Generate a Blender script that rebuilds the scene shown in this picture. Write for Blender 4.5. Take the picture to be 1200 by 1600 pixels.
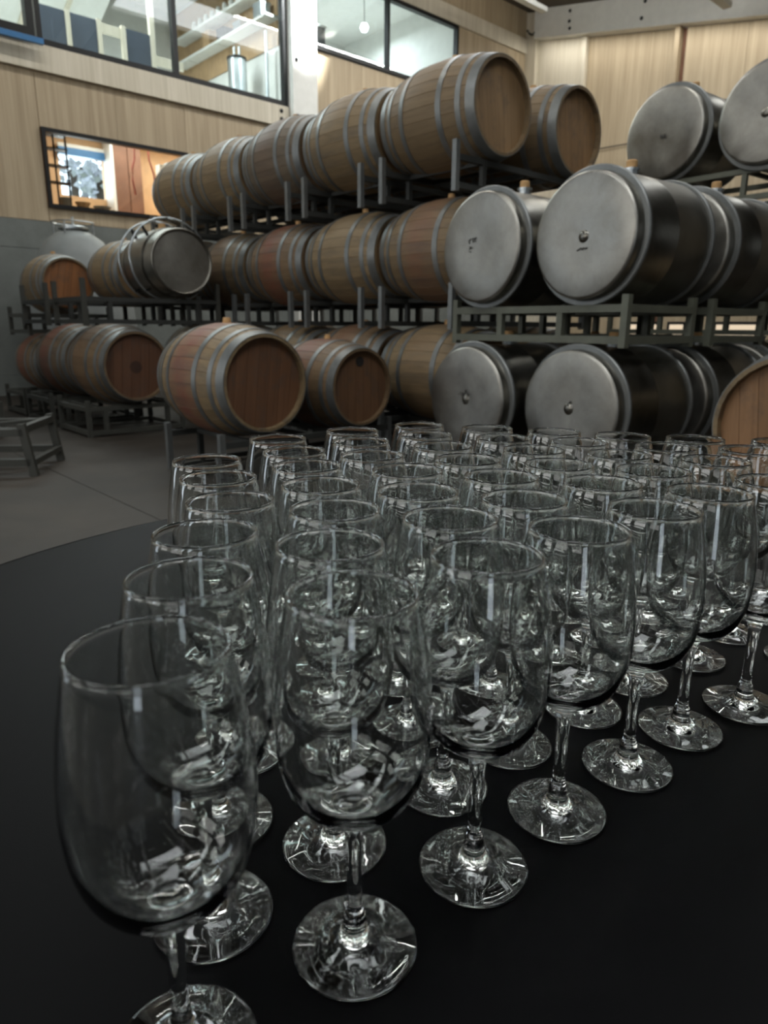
import bpy, math, random
from mathutils import Vector, Matrix

random.seed(7)
SC = bpy.context.scene
COL = SC.collection
for o in list(bpy.data.objects):
    bpy.data.objects.remove(o, do_unlink=True)

# ------------------------------------------------------------------ directions of the hall
AZ = math.radians(-42.386)
A = Vector((math.sin(AZ), math.cos(AZ), 0))          # away from the viewer, to the left (barrel axes)
B = Vector((math.cos(AZ), -math.sin(AZ), 0))         # away from the viewer, to the right
P0 = Vector((-5.4756, 10.6567, 0))                   # a foot point of the left wall
CORNER = Vector((3.359, 18.720, 0))                  # where left and right wall meet
EYE = 1.04
TABLE_Z = 0.7014


def WL(s, d, z):                                     # left wall: s along it, d behind it
    p = P0 + B * s + A * d
    return (p.x, p.y, z)


def WR(t, d, z):                                     # right wall: t from the corner, d behind it
    p = CORNER - A * t + B * d
    return (p.x, p.y, z)


# ------------------------------------------------------------------ camera
pitch, roll, fpx = 0.261534523, 0.00637288954, 1082.55456
cp, sp = math.cos(pitch), math.sin(pitch)
R_ = Vector((1, 0, 0)); U_ = Vector((0, sp, cp)); F_ = Vector((0, cp, -sp))
cr, sr = math.cos(roll), math.sin(roll)
R2 = R_ * cr + U_ * sr
U2 = U_ * cr - R_ * sr
cam = bpy.data.cameras.new('camera')
cam.sensor_fit = 'VERTICAL'
cam.sensor_height = 24.0
cam.lens = fpx / 1600.0 * 24.0
cam.clip_start = 0.02
cam.clip_end = 200
cam.dof.use_dof = True
cam.dof.focus_distance = 0.66
cam.dof.aperture_fstop = 6.6
co = bpy.data.objects.new('camera', cam)
COL.objects.link(co)
co.matrix_world = Matrix(((R2.x, U2.x, -F_.x, 0), (R2.y, U2.y, -F_.y, 0), (R2.z, U2.z, -F_.z, EYE), (0, 0, 0, 1)))
SC.camera = co

# ------------------------------------------------------------------ world, exposure
w = bpy.data.worlds.new('world')
SC.world = w
w.use_nodes = True
bg = w.node_tree.nodes['Background']
bg.inputs[0].default_value = (0.80, 0.90, 1.0, 1)
bg.inputs[1].default_value = 3.0
SC.view_settings.view_transform = 'Standard'
SC.view_settings.look = 'None'
SC.view_settings.gamma = 1.0
SC.view_settings.use_curve_mapping = False
SC.view_settings.exposure = 0.0
cy = SC.cycles
cy.max_bounces = 24
cy.transmission_bounces = 22
cy.transparent_max_bounces = 16
cy.glossy_bounces = 6
cy.diffuse_bounces = 3
cy.caustics_reflective = False
cy.caustics_refractive = False
cy.use_denoising = True
cy.sample_clamp_indirect = 40.0


# ------------------------------------------------------------------ lights
def area(name, loc, size, sizey, power, color, direction, xdir=None, spread=None):
    l = bpy.data.lights.new(name, 'AREA')
    l.shape = 'RECTANGLE'
    l.size, l.size_y = size, sizey
    l.energy = power
    l.color = color
    if spread: l.spread = spread
    o = bpy.data.objects.new(name, l)
    COL.objects.link(o)
    z = -Vector(direction).normalized()
    x = Vector(xdir) if xdir is not None else (Vector((0, 0, 1)).cross(z) if abs(z.z) < .95 else Vector((1, 0, 0)))
    x = (x - z * x.dot(z)).normalized()
    y = z.cross(x)
    o.matrix_world = Matrix(((x.x, y.x, z.x, loc[0]), (x.y, y.y, z.y, loc[1]), (x.z, y.z, z.z, loc[2]), (0, 0, 0, 1)))
    return o


def ceiling_z(t):                                    # shed roof falling away from the left wall
    return 8.15 - 0.183 * t


# LED battens under the rafters (t from left wall, d along B from corner), run along B
BATTENS = [(2.1, -4.5, 4.4, 90), (2.1, -10.6, 4.4, 75), (5.3, -3.6, 4.4, 50), (5.3, -11.0, 4.4, 45), (8.6, -10.0, 4.4, 40)]
for i, (t, d, L, pw) in enumerate(BATTENS):
    p = WR(t, d, ceiling_z(t) - 0.80)
    area('batten_light', p, L, 0.06, pw, (1.0, 0.98, 0.93), (0, 0, -1), B)
    if i < 3: area('added_uplight', WR(t, d, ceiling_z(t) - 0.68), L, 0.08, 70, (1.0, 0.98, 0.93), (0, 0, 1), B)  # uplights added to brighten the roof, upper walls and glass rims
# unseen roof light strips; the last is added over the table for brighter rims
SKYLIGHTS = [(7.6, -17.6, 6.0, 1.0, 170), (3.7, -5.5, 6.0, 1.0, 190), (9.6, -7.2, 5.0, .8, 70), (11.25, -14.4, 4.4, 1.8, 150)]
for t, d, L, W_, pw in SKYLIGHTS:
    nrm = (Vector(WR(t + 1, d, ceiling_z(t + 1))) - Vector(WR(t, d, ceiling_z(t)))).cross(B)
    if nrm.z > 0: nrm = -nrm
    area('roof_light', Vector(WR(t, d, ceiling_z(t) - .06)), L, W_, pw, (0.95, 0.98, 1.0), nrm, B)
# LED strip under the gable rafter, washing the right wall
t0_, t1_ = .5, 9.0
xs = (Vector(WR(t1_, 0, ceiling_z(t1_))) - Vector(WR(t0_, 0, ceiling_z(t0_)))).normalized()
dn = Vector((0, 0, -1)) - xs * xs.dot(Vector((0, 0, -1)))
area('rafter_strip_light', WR((t0_ + t1_) / 2, -.42, ceiling_z((t0_ + t1_) / 2) - .60), t1_ - t0_, .05, 70, (1.0, .97, .90), dn, xs)
# unseen gable windows behind the viewer, added to light the hall
for k in range(3):
    p = WL(-1.0 + k * 3.6, -17.85, 2.9)
    area('gable_fill_light', p, 2.6, 2.4, 5, (0.9, 0.96, 1.0), A)
# unseen windows of the long wall far left; the first added to brighten drums
for k in range(3):
    p = WR(5.6 + 5.0 * k, -21.8, 3.6)
    area('side_window_light', p, 3.4, 2.0, (95, 70, 30)[k], (1.0, 0.99, 0.96), B)
# rooms behind the glass
area('mezzanine_lamp', WL(1.0, .9, 7.05), 5.5, 1.0, 320, (0.90, 0.97, 1.0), (0, 0, -1), B)
area('office_lamp', WL(7.6, 2.2, 7.6), 3.0, 1.0, 130, (0.86, 0.94, 1.0), (0, 0, -1), B)
area('kitchen_lamp', WL(2.8, 1.1, 4.3), 2.6, 0.8, 80, (1.0, 0.95, 0.86), (0, 0, -1), B)
area('kitchen_daylight', WL(1.95, 2.62, 3.6), 0.9, 0.8, 20, (0.88, 0.95, 1.0), -A)
sl = bpy.data.lights.new('added_post_spot', 'SPOT')  # spot added above the post to imitate the bright patch on it
sl.energy = 2200
sl.spot_size = math.radians(46)
sl.spot_blend = 0.45
sl.color = (0.95, 0.99, 1.0)
so = bpy.data.objects.new('added_post_spot', sl)
COL.objects.link(so)
so.location = WL(5.25, -1.3, 7.55)
dv = (Vector(WL(5.25, -0.2, 6.60)) - so.location)
so.rotation_euler = dv.to_track_quat('-Z', 'Y').to_euler()


# ------------------------------------------------------------------ materials
def lin(c):
    return tuple((v / 255 / 12.92) if v / 255 <= .04045 else ((v / 255 + .055) / 1.055) ** 2.4 for v in c)


class NT:
    def __init__(self, name):
        self.m = bpy.data.materials.new(name)
        self.m.use_nodes = True
        self.t = self.m.node_tree
        self.p = self.t.nodes['Principled BSDF']

    def n(self, kind, **kw):
        nd = self.t.nodes.new(kind)
        for k, v in kw.items():
            if k.startswith('i_'):
                nd.inputs[k[2:]].default_value = v
            else:
                setattr(nd, k, v)
        return nd

    def l(self, a, b):
        self.t.links.new(a, b)

    def coords(self, scale=(1, 1, 1), kind='Object', shift=True):
        tc = self.n('ShaderNodeTexCoord')
        mp = self.n('ShaderNodeMapping')
        mp.inputs['Scale'].default_value = scale
        self.l(tc.outputs[kind], mp.inputs['Vector'])
        if shift:
            oi = self.n('ShaderNodeObjectInfo')
            mm = self.n('ShaderNodeMath', operation='MULTIPLY')
            mm.inputs[1].default_value = 37.0
            self.l(oi.outputs['Random'], mm.inputs[0])
            cx = self.n('ShaderNodeCombineXYZ')
            for i in range(3): self.l(mm.outputs[0], cx.inputs[i])
            self.l(cx.outputs[0], mp.inputs['Location'])
        return mp.outputs[0]

    def noise(self, vec, scale, detail=4, rough=.6, dist=0.0):
        nd = self.n('ShaderNodeTexNoise')
        nd.inputs['Scale'].default_value = scale
        nd.inputs['Detail'].default_value = detail
        nd.inputs['Roughness'].default_value = rough
        nd.inputs['Distortion'].default_value = dist
        self.l(vec, nd.inputs['Vector'])
        return nd.outputs['Fac']

    def ramp(self, fac, stops):
        r = self.n('ShaderNodeValToRGB')
        e = r.color_ramp.elements
        while len(e) < len(stops): e.new(.5)
        for el, (p, c) in zip(e, stops):
            el.position = p
            el.color = (*c, 1) if len(c) == 3 else c
        self.l(fac, r.inputs[0])
        return r.outputs[0]

    def mix(self, a, b, fac, mode='MIX'):
        m = self.n('ShaderNodeMix', data_type='RGBA', blend_type=mode)
        for sock, v in ((m.inputs[0], fac), (m.inputs[6], a), (m.inputs[7], b)):
            if hasattr(v, 'is_linked'): self.l(v, sock)
            elif isinstance(v, (int, float)): sock.default_value = v
            else: sock.default_value = (*v, 1)
        return m.outputs[2]

    def bump(self, fac, strength=.2, dist=.01):
        b = self.n('ShaderNodeBump')
        b.inputs['Strength'].default_value = strength
        b.inputs['Distance'].default_value = dist
        self.l(fac, b.inputs['Height'])
        self.l(b.outputs[0], self.p.inputs['Normal'])

    def set(self, **kw):
        names = dict(base='Base Color', rough='Roughness', metal='Metallic', spec='Specular IOR Level', sheen='Sheen Weight',
                     emit='Emission Color', estr='Emission Strength')
        for k, v in kw.items():
            s = self.p.inputs[names[k]]
            if hasattr(v, 'is_linked'): self.l(v, s)
            elif isinstance(v, tuple): s.default_value = (*v, 1)
            else: s.default_value = v
        return self.m


MAT = {}


def plain(name, rgb, rough=.6, metal=0.0, var=.18, scale=6.0, bump=.0, rvar=0.0):
    t = NT(name)
    v = t.coords()
    f = t.noise(v, scale, 5)
    c = lin(rgb)
    col = t.ramp(f, [(.3, tuple(x * (1 - var) for x in c)), (.7, tuple(min(1, x * (1 + var)) for x in c))])
    t.set(base=col, rough=rough, metal=metal)
    if rvar:
        r = t.ramp(t.noise(v, scale * 1.7, 6, .7), [(.3, (rough - rvar,) * 3), (.7, (rough + rvar,) * 3)])
        t.set(rough=r)
    if bump: t.bump(f, bump)
    MAT[name] = t.m
    return t.m


def emissive(name, rgb, strength):
    t = NT(name)
    t.set(base=(0, 0, 0), rough=.6, emit=lin(rgb), estr=strength)
    MAT[name] = t.m


def m_floor():
    t = NT('floor_concrete')
    v = t.coords(shift=False)
    n1 = t.noise(v, .7, 6, .62, .4)
    n2 = t.noise(v, 5, 5, .7)
    c = t.ramp(n1, [(.32, lin((46, 42, 37))), (.5, lin((59, 54, 48))), (.68, lin((75, 69, 62)))])
    c = t.mix(c, t.ramp(n2, [(.35, (.72, .72, .72)), (.65, (1, 1, 1))]), .5, 'MULTIPLY')
    t.set(base=c, rough=t.ramp(n1, [(.3, (.45,) * 3), (.7, (.65,) * 3)]), spec=.22)
    t.bump(n2, .06)
    MAT['floor'] = t.m


def m_concrete():
    t = NT('wall_concrete')
    v = t.coords(shift=False)
    n1 = t.noise(v, .9, 6, .65, .5)
    n2 = t.noise(v, 8, 5, .7)
    c = t.ramp(n1, [(.3, lin((98, 102, 98))), (.7, lin((124, 129, 125)))])
    c = t.mix(c, t.ramp(n2, [(.35, (.85, .85, .85)), (.65, (1, 1, 1))]), .6, 'MULTIPLY')
    t.set(base=c, rough=.8)
    t.bump(n2, .15)
    MAT['concrete'] = t.m


def m_panel(name, c0, c1):
    t = NT(name)
    v = t.coords((9, 9, .35))
    n1 = t.noise(v, 1.0, 6, .6, .6)
    v2 = t.coords((40, 40, .9))
    n2 = t.noise(v2, 1.0, 3, .5)
    c = t.ramp(n1, [(.3, lin(c0)), (.68, lin(c1))])
    c = t.mix(c, t.ramp(n2, [(.35, (.82, .80, .77)), (.6, (1, 1, 1))]), .6, 'MULTIPLY')
    t.set(base=c, rough=.62)
    MAT[name] = t.m


def m_stave(name, scl, tint=1.0):
    t = NT(name)
    v = t.coords(scl)
    n1 = t.noise(v, 1.0, 6, .65, .8)
    oi = t.n('ShaderNodeObjectInfo')
    tone = t.ramp(n1, [(.25, (.68, .66, .62)), (.5, (.94, .94, .93)), (.75, (1.10, 1.09, 1.07))])
    c = t.mix(oi.outputs['Color'], tone, 1.0, 'MULTIPLY')
    rnd = t.ramp(oi.outputs['Random'], [(0, (.88, .87, .86)), (1, (1.08, 1.08, 1.08))])
    c = t.mix(c, rnd, 1.0, 'MULTIPLY')
    # wine-red and grey weather stains in blotches of their own shape
    tc = t.n('ShaderNodeTexCoord')
    blot = t.noise(t.coords((3, 3, 3)), 1.0, 4, .6, .5)
    sx = t.n('ShaderNodeSeparateXYZ'); t.l(tc.outputs['Object'], sx.inputs[0])
    ab = t.n('ShaderNodeMath', operation='ABSOLUTE'); t.l(sx.outputs[0], ab.inputs[0])
    band = t.ramp(ab.outputs[0], [(.04, (1, 1, 1)), (.26, (0, 0, 0))])
    k = t.n('ShaderNodeMath', operation='MULTIPLY'); t.l(band, k.inputs[0]); t.l(blot, k.inputs[1])
    k2 = t.n('ShaderNodeMath', operation='MULTIPLY', use_clamp=True); t.l(k.outputs[0], k2.inputs[0]); t.l(oi.outputs['Alpha'], k2.inputs[1])
    c = t.mix(c, lin((126, 74, 58)), k2.outputs[0])
    grey = t.noise(t.coords((1.2, 6, 6)), 1.0, 5, .7)
    g = t.ramp(grey, [(.50, (0, 0, 0)), (.75, (.6, .6, .6))])
    c = t.mix(c, lin((78, 72, 66)), g)
    t.set(base=c, rough=.58)
    t.bump(n1, .12, .004)
    MAT[name] = t.m


def m_steel(name, rgb, r0, r1, scale=(1, 1, 1)):
    t = NT(name)
    v = t.coords(scale)
    n1 = t.noise(v, 2.2, 6, .65, .8)
    n2 = t.noise(v, 9, 5, .7, .3)
    c0 = lin(rgb)
    c = t.ramp(n1, [(.3, tuple(x * .66 for x in c0)), (.7, c0)])
    c = t.mix(c, t.ramp(n2, [(.3, (.72, .71, .68)), (.6, (1, 1, 1))]), .6, 'MULTIPLY')
    t.set(base=c, metal=1.0, rough=t.ramp(n1, [(.3, (r0,) * 3), (.7, (r1,) * 3)]))
    t.bump(n2, .02, .004)
    MAT[name] = t.m


def m_glass():
    t = NT('drinking_glass')
    g = t.n('ShaderNodeBsdfGlass')
    g.inputs['IOR'].default_value = 1.5
    g.inputs['Roughness'].default_value = 0.0
    g.inputs['Color'].default_value = (.985, .99, .985, 1)
    t.l(g.outputs[0], t.t.nodes['Material Output'].inputs['Surface'])
    MAT['glass'] = t.m


def m_pane():
    t = NT('window_glass')
    tr = t.n('ShaderNodeBsdfTransparent')
    tr.inputs[0].default_value = (.90, .94, .94, 1)
    gl = t.n('ShaderNodeBsdfGlossy')
    gl.inputs['Roughness'].default_value = .02
    lw = t.n('ShaderNodeLayerWeight')
    lw.inputs[0].default_value = .5
    pw = t.n('ShaderNodeMath', operation='POWER')
    pw.inputs[1].default_value = 4.0
    t.l(lw.outputs['Facing'], pw.inputs[0])
    fr = t.n('ShaderNodeMath', operation='MULTIPLY_ADD')
    fr.inputs[1].default_value = .6
    fr.inputs[2].default_value = .035
    t.l(pw.outputs[0], fr.inputs[0])
    mx = t.n('ShaderNodeMixShader')
    t.l(fr.outputs[0], mx.inputs[0]); t.l(tr.outputs[0], mx.inputs[1]); t.l(gl.outputs[0], mx.inputs[2])
    t.l(mx.outputs[0], t.t.nodes['Material Output'].inputs['Surface'])
    MAT['pane'] = t.m


def m_cloth():
    t = NT('black_cloth')
    v = t.coords(shift=False)
    n1 = t.noise(v, 3.0, 4, .6)
    n2 = t.noise(v, 700, 2, .5)
    c = t.ramp(n1, [(.3, (.0022, .0022, .0024)), (.7, (.0034, .0034, .0037))])
    t.set(base=c, rough=.5, spec=.06, sheen=.0)
    t.p.inputs['Sheen Roughness'].default_value = .4
    t.bump(n2, .10, .0005)
    MAT['cloth'] = t.m


m_floor(); m_concrete(); m_glass(); m_pane(); m_cloth()
m_panel('ply', (162, 145, 118), (188, 171, 143))
m_panel('ply_pale', (204, 196, 176), (220, 212, 194))
m_panel('glulam', (196, 188, 168), (216, 208, 190))
m_stave('stave', (2.2, 26, 26))
m_stave('headwood', (22, 22, 1.6))
m_steel('hoop_steel', (146, 148, 146), .36, .55)
MAT['hoop_steel'].node_tree.nodes['Principled BSDF'].inputs['Metallic'].default_value = .7
m_steel('drum_steel', (150, 147, 138), .26, .42)
m_steel('drum_face', (176, 173, 165), .30, .52)
plain('egg_coat', (128, 133, 132), .55, 0, .12, 3)
plain('galv', (130, 132, 130), .45, .7, .12, 12)
plain('wall_dark', (70, 68, 64), .8, 0, .1, 2)
plain('roof_dark', (84, 76, 66), .8, 0, .15, 3)
plain('rack_olive', (98, 100, 87), .5, .0, .15, 10)
plain('rack_dark', (56, 57, 54), .6, .2, .15, 10)
plain('rack_paint', (62, 62, 56), .55, .0, .15, 10)
plain('black_metal', (22, 22, 22), .45, .3, .1)
plain('white_paint', (222, 222, 216), .6, 0, .05)
plain('blue_panel', (62, 70, 82), .5, 0, .15, 2)
plain('blue_bar', (52, 110, 160), .4, 0, .1)
plain('bung', (190, 150, 100), .7, 0, .2)
plain('burnt', (64, 42, 30), .8, 0, .3, 12)
plain('chalk', (74, 72, 68), .8, 0, .3, 60)
plain('dark_mark', (38, 34, 30), .8, 0, .2, 20)
plain('brown_wood', (120, 84, 64), .6, 0, .2, 4)
plain('door_wood', (210, 172, 130), .6, 0, .12, 3)
plain('red_hose', (150, 72, 60), .5)
plain('steel_plain', (180, 186, 188), .3, .9, .1)
plain('cardboard', (170, 140, 104), .8, 0, .15)
plain('tree_bark', (70, 60, 52), .9)
plain('tree_leaf', (176, 178, 186), .8, 0, .4, 3)
plain('grass_green', (150, 160, 130), .9)
plain('grey_plastic', (120, 122, 120), .5)
emissive('led', (255, 250, 240), 6.0)
emissive('lamp_glow', (235, 246, 255), 12.0)
emissive('lit_window', (255, 232, 200), .8)


# ------------------------------------------------------------------ mesh helpers
class MB:
    def __init__(self):
        self.v = []; self.f = []

    def add(self, verts, faces):
        o = len(self.v)
        self.v += [tuple(p) for p in verts]
        self.f += [tuple(i + o for i in fc) for fc in faces]
        return self

    def box(self, x0, x1, y0, y1, z0, z1, fn=None):
        c = [(x, y, z) for x in (x0, x1) for y in (y0, y1) for z in (z0, z1)]
        if fn: c = [fn(*p) for p in c]
        return self.add(c, [(0, 1, 3, 2), (4, 6, 7, 5), (0, 4, 5, 1), (2, 3, 7, 6), (0, 2, 6, 4), (1, 5, 7, 3)])

    def bar(self, p, q, wdt, hgt=None):
        p = Vector(p); q = Vector(q); hgt = hgt or wdt
        d = (q - p).normalized()
        s = d.cross(Vector((0, 0, 1)))
        if s.length < .01: s = Vector((1, 0, 0))
        s.normalize(); u = s.cross(d)
        c = []
        for e in (p, q):
            for i, j in ((-1, -1), (-1, 1), (1, 1), (1, -1)):
                c.append(e + s * (i * wdt / 2) + u * (j * hgt / 2))
        return self.add(c, [(0, 1, 2, 3), (7, 6, 5, 4), (0, 4, 5, 1), (1, 5, 6, 2), (2, 6, 7, 3), (3, 7, 4, 0)])

    def lathe(self, prof, n=32, axis='Z', closed=False):
        rings = []
        for r, h in prof:
            if r < 1e-6: rings.append([len(self.v)]); self.v.append(self._ax(0, 0, h, axis))
            else:
                rings.append(list(range(len(self.v), len(self.v) + n)))
                for k in range(n):
                    a = 2 * math.pi * k / n
                    self.v.append(self._ax(r * math.cos(a), r * math.sin(a), h, axis))
        pr = list(zip(rings, rings[1:]))
        if closed: pr.append((rings[-1], rings[0]))
        for a, b in pr:
            for k in range(n):
                k2 = (k + 1) % n
                if len(a) == 1 and len(b) == 1: continue
                if len(a) == 1: self.f.append((a[0], b[k2], b[k]))
                elif len(b) == 1: self.f.append((a[k], a[k2], b[0]))
                else: self.f.append((a[k], a[k2], b[k2], b[k]))
        return self

    @staticmethod
    def _ax(x, y, h, axis):
        return (x, y, h) if axis == 'Z' else (h, x, y)

    def tube(self, pts, r, n=8):
        pts = [Vector(p) for p in pts]
        rings = []
        for i, p in enumerate(pts):
            d = (pts[min(i + 1, len(pts) - 1)] - pts[max(i - 1, 0)]).normalized()
            s = d.cross(Vector((0, 0, 1)))
            if s.length < .05: s = d.cross(Vector((1, 0, 0)))
            s.normalize(); u = s.cross(d)
            rings.append(len(self.v))
            for k in range(n):
                a = 2 * math.pi * k / n
                self.v.append(tuple(p + s * (r * math.cos(a)) + u * (r * math.sin(a))))
        for a, b in zip(rings, rings[1:]):
            for k in range(n):
                self.f.append((a + k, a + (k + 1) % n, b + (k + 1) % n, b + k))
        self.f.append(tuple(rings[0] + k for k in reversed(range(n))))
        self.f.append(tuple(rings[-1] + k for k in range(n)))
        return self

    def mesh(self, name, mat, smooth=False, angle=None):
        me = bpy.data.meshes.new(name)
        me.from_pydata(self.v, [], self.f)
        me.materials.append(MAT[mat])
        if smooth:
            me.polygons.foreach_set('use_smooth', [True] * len(me.polygons))
            if angle: me.set_sharp_from_angle(angle=math.radians(angle))
        me.update()
        return me


def link(name, me, parent=None, loc=None, rot=None, color=None):
    o = bpy.data.objects.new(name, me)
    COL.objects.link(o)
    if parent: o.parent = parent
    if loc is not None: o.location = loc
    if rot is not None: o.rotation_euler = rot
    if color is not None: o.color = color
    return o


def build(name, mb, mat, parent=None, smooth=False, angle=None, loc=None, rot=None):
    return link(name, mb.mesh(name, mat, smooth, angle), parent, loc, rot)


def tag(o, label, cat, group=None):
    o['label'] = label
    o['category'] = cat
    if group: o['group'] = group
    return o


def thing(name, label, cat, loc=(0, 0, 0), rotz=0, group=None, scale=1.0):
    o = bpy.data.objects.new(name, None)
    COL.objects.link(o)
    o.location = loc
    o.rotation_euler = (0, 0, rotz)
    o.scale = (scale,) * 3
    return tag(o, label, cat, group)


def struct(o, label=None):
    o['kind'] = 'structure'
    if label: o['label'] = label
    return o


def sempty(name, label=None):
    o = bpy.data.objects.new(name, None)
    COL.objects.link(o)
    return struct(o, label)


def wbox(fn, s0, s1, d0, d1, z0, z1):
    return MB().box(s0, s1, d0, d1, z0, z1, fn)


# ------------------------------------------------------------------ floor: slabs cut by joints
floor = sempty('floor', 'grey brown polished concrete floor with saw cut joints')
build('slab_bed', MB().box(-23, 6.6, -19, 9.0, -.30, -.03, lambda x, y, z: tuple(CORNER + B * x + A * y)[:2] + (z,)), 'dark_mark', floor)
# joint directions follow the hall; one joint passes under the empty rack at the left
ex = [-22.6, -18.0, -13.53, -9.1, -4.6, .3]
ey = [-18.4, -13.5, -8.9, -4.2, .3]
for i in range(len(ex) - 1):
    for j in range(len(ey) - 1):
        mb = MB().box(ex[i] + .003, ex[i + 1] - .003, ey[j] + .003, ey[j + 1] - .003, -.05, 0, lambda x, y, z: tuple(CORNER + B * x + A * y)[:2] + (z,))
        build('slab', mb, 'floor', floor)

# ------------------------------------------------------------------ left wall
wl = build('wall_left', wbox(WL, -8, 12.35, 0, .10, 0, .30), 'concrete')
struct(wl, 'grey concrete base wall with pale plywood above')
for s0, s1 in ((-8, -4.4), (-4.39, -.8), (-.79, 2.8), (2.81, 6.4), (6.41, 10.0), (10.01, 12.35)):
    build('concrete_panel', wbox(WL, s0, s1, 0, .10, .305, 2.12), 'concrete', wl)
    build('concrete_panel', wbox(WL, s0, s1, .004, .10, 2.128, 2.52), 'concrete', wl)
PL = []
for s0, s1 in ((-8, -5.46), (-5.45, -3.03), (-3.02, -1.8), (-1.79, -.58), (-.57, .63), (2.94, 4.15), (4.155, 4.97)):
    PL.append((s0, s1, 2.525, 4.51))
PL += [(.64, 1.78, 2.525, 2.71), (1.785, 2.93, 2.525, 2.71), (.64, 1.78, 3.80, 4.51), (1.785, 2.93, 3.80, 4.51)]
PL += [(-8, -5.4, 4.86, 8.1), (-5.39, -3.0, 4.86, 8.1), (-2.99, -1.75, 4.86, 8.1)]
for s0, s1 in ((5.53, 6.75), (6.755, 7.97), (7.975, 9.19), (9.195, 9.46)):
    PL.append((s0, s1, 2.525, 5.93))
for s0, s1 in ((9.465, 10.68), (10.685, 11.9), (11.905, 12.35)):
    PL.append((s0, s1, 2.525, 7.27)); PL.append((s0, s1, 7.58, 8.15))
for s0, s1 in ((5.53, 7.5), (7.505, 9.46)):
    PL.append((s0, s1, 7.58, 8.15))
for s0, s1, z0, z1 in PL:
    build('plywood_panel', wbox(WL, s0, s1, 0, .04, z0, z1), 'ply', wl)
build('beam', wbox(WL, -8, 4.965, -.07, .10, 4.515, 4.85), 'glulam', wl)
build('beam', wbox(WL, 5.54, 12.35, -.05, .10, 7.275, 7.575), 'glulam', wl)
build('beam', wbox(WL, -1.75, 4.965, -.07, .10, 7.20, 8.1), 'glulam', wl)
build('post', wbox(WL, 4.98, 5.52, -.20, .12, 0, 8.1), 'white_paint', wl)
boltm = MB().lathe([(0, .02), (.03, .018), (.036, 0)], 12).mesh('bolt', 'black_metal', True)
for s, z in ((4.80, 4.76), (4.80, 4.63)):
    bo = link('bolt', boltm, wl, WL(s, -.07, z)); bo.rotation_euler = (math.radians(90), 0, AZ * -1)
for z in (4.7, 5.6, 6.6):
    bo = link('bolt', boltm, wl, WL(5.06, -.20, z)); bo.rotation_euler = (math.radians(90), 0, AZ * -1)


def window(name, label, s0, s1, z0, z1, mull=(), fw=.07, d0=-.05, d1=.06, mat='black_metal', fn=WL, pane=True):
    wn = sempty(name, label)
    build('window_frame', wbox(fn, s0, s1, d0, d1, z0, z0 + fw), mat, wn)
    build('window_frame', wbox(fn, s0, s1, d0, d1, z1 - fw, z1), mat, wn)
    build('window_frame', wbox(fn, s0, s0 + fw, d0, d1, z0 + fw, z1 - fw), mat, wn)
    build('window_frame', wbox(fn, s1 - fw, s1, d0, d1, z0 + fw, z1 - fw), mat, wn)
    for m in mull:
        build('mullion', wbox(fn, m - fw / 2, m + fw / 2, d0, d1, z0 + fw, z1 - fw), mat, wn)
    ed = [s0 + fw] + [x for m in mull for x in (m - fw / 2, m + fw / 2)] + [s1 - fw]
    if pane:
        for k in range(0, len(ed), 2):
            build('window_pane', wbox(fn, ed[k], ed[k + 1], .012, .018, z0 + fw, z1 - fw), 'pane', wn)
    return wn


window('window_1', 'long black framed mezzanine window above the pale beam', .72, 4.965, 4.86, 7.2, (2.83,), .075)
w2 = window('window_2', 'black framed casement at the upper left edge with a blue bar below', -1.74, .66, 4.90, 7.2, (-.6,), .10, -.16, -.02)
build('blue_bar', wbox(WL, -1.74, .74, -.24, -.17, 4.80, 4.87), 'blue_bar', w2)
window('window_3', 'upper office window of two panes beside the white post', 5.54, 9.46, 5.94, 7.26, (7.42,), .06)
window('window_4', 'wide black framed kitchen window in the plywood wall', .64, 2.93, 2.715, 3.795, (), .055)

# ------------------------------------------------------------------ right wall
wr = build('wall_right', wbox(WR, 0, 18, .05, .18, 0, .4), 'concrete')
struct(wr, 'pale plywood gable wall with white rafter and studs')


def slope_panel(t0, t1, z0, off, d0, d1, mat, nm='plywood_panel'):
    mb = MB()
    c = []
    for t in (t0, t1):
        zt = ceiling_z(t) - off
        for d in (d0, d1):
            for z in (z0, zt): c.append(WR(t, d, z))
    mb.add(c, [(0, 1, 3, 2), (4, 6, 7, 5), (0, 4, 5, 1), (2, 3, 7, 6), (0, 2, 6, 4), (1, 5, 7, 3)])
    return build(nm, mb, mat, wr)


slope_panel(.30, 1.50, .4, .59, .0, .05, 'ply_pale')
te = [1.62, 3.70, 3.90, 5.12, 6.34, 7.56, 8.78, 10.0, 12.0, 14.0, 16.0, 18.0]
for k, (t0, t1) in enumerate(zip(te, te[1:])):
    if (t0, t1) == (3.70, 3.90): continue
    slope_panel(t0 + .004, t1 - .004, .4, .59, .05 if t0 < 3.7 else .0, .09, 'ply')
slope_panel(0, .30, 0, .02, -.12, .1, 'glulam', 'stud')
slope_panel(1.50, 1.62, 0, .59, -.06, .1, 'glulam', 'stud')
slope_panel(3.70, 3.80, 0, .59, -.10, .1, 'ply', 'stud')
slope_panel(3.80, 3.90, 0, .59, .06, .1, 'brown_wood', 'stud')
c = []
for t in (.30, 18):
    for d in (-.22, .12):
        for z in (ceiling_z(t) - .585, ceiling_z(t)): c.append(WR(t, d, z))
build('rafter', MB().add(c, [(0, 1, 3, 2), (4, 6, 7, 5), (0, 4, 5, 1), (2, 3, 7, 6), (0, 2, 6, 4), (1, 5, 7, 3)]), 'white_paint', wr)
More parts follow.
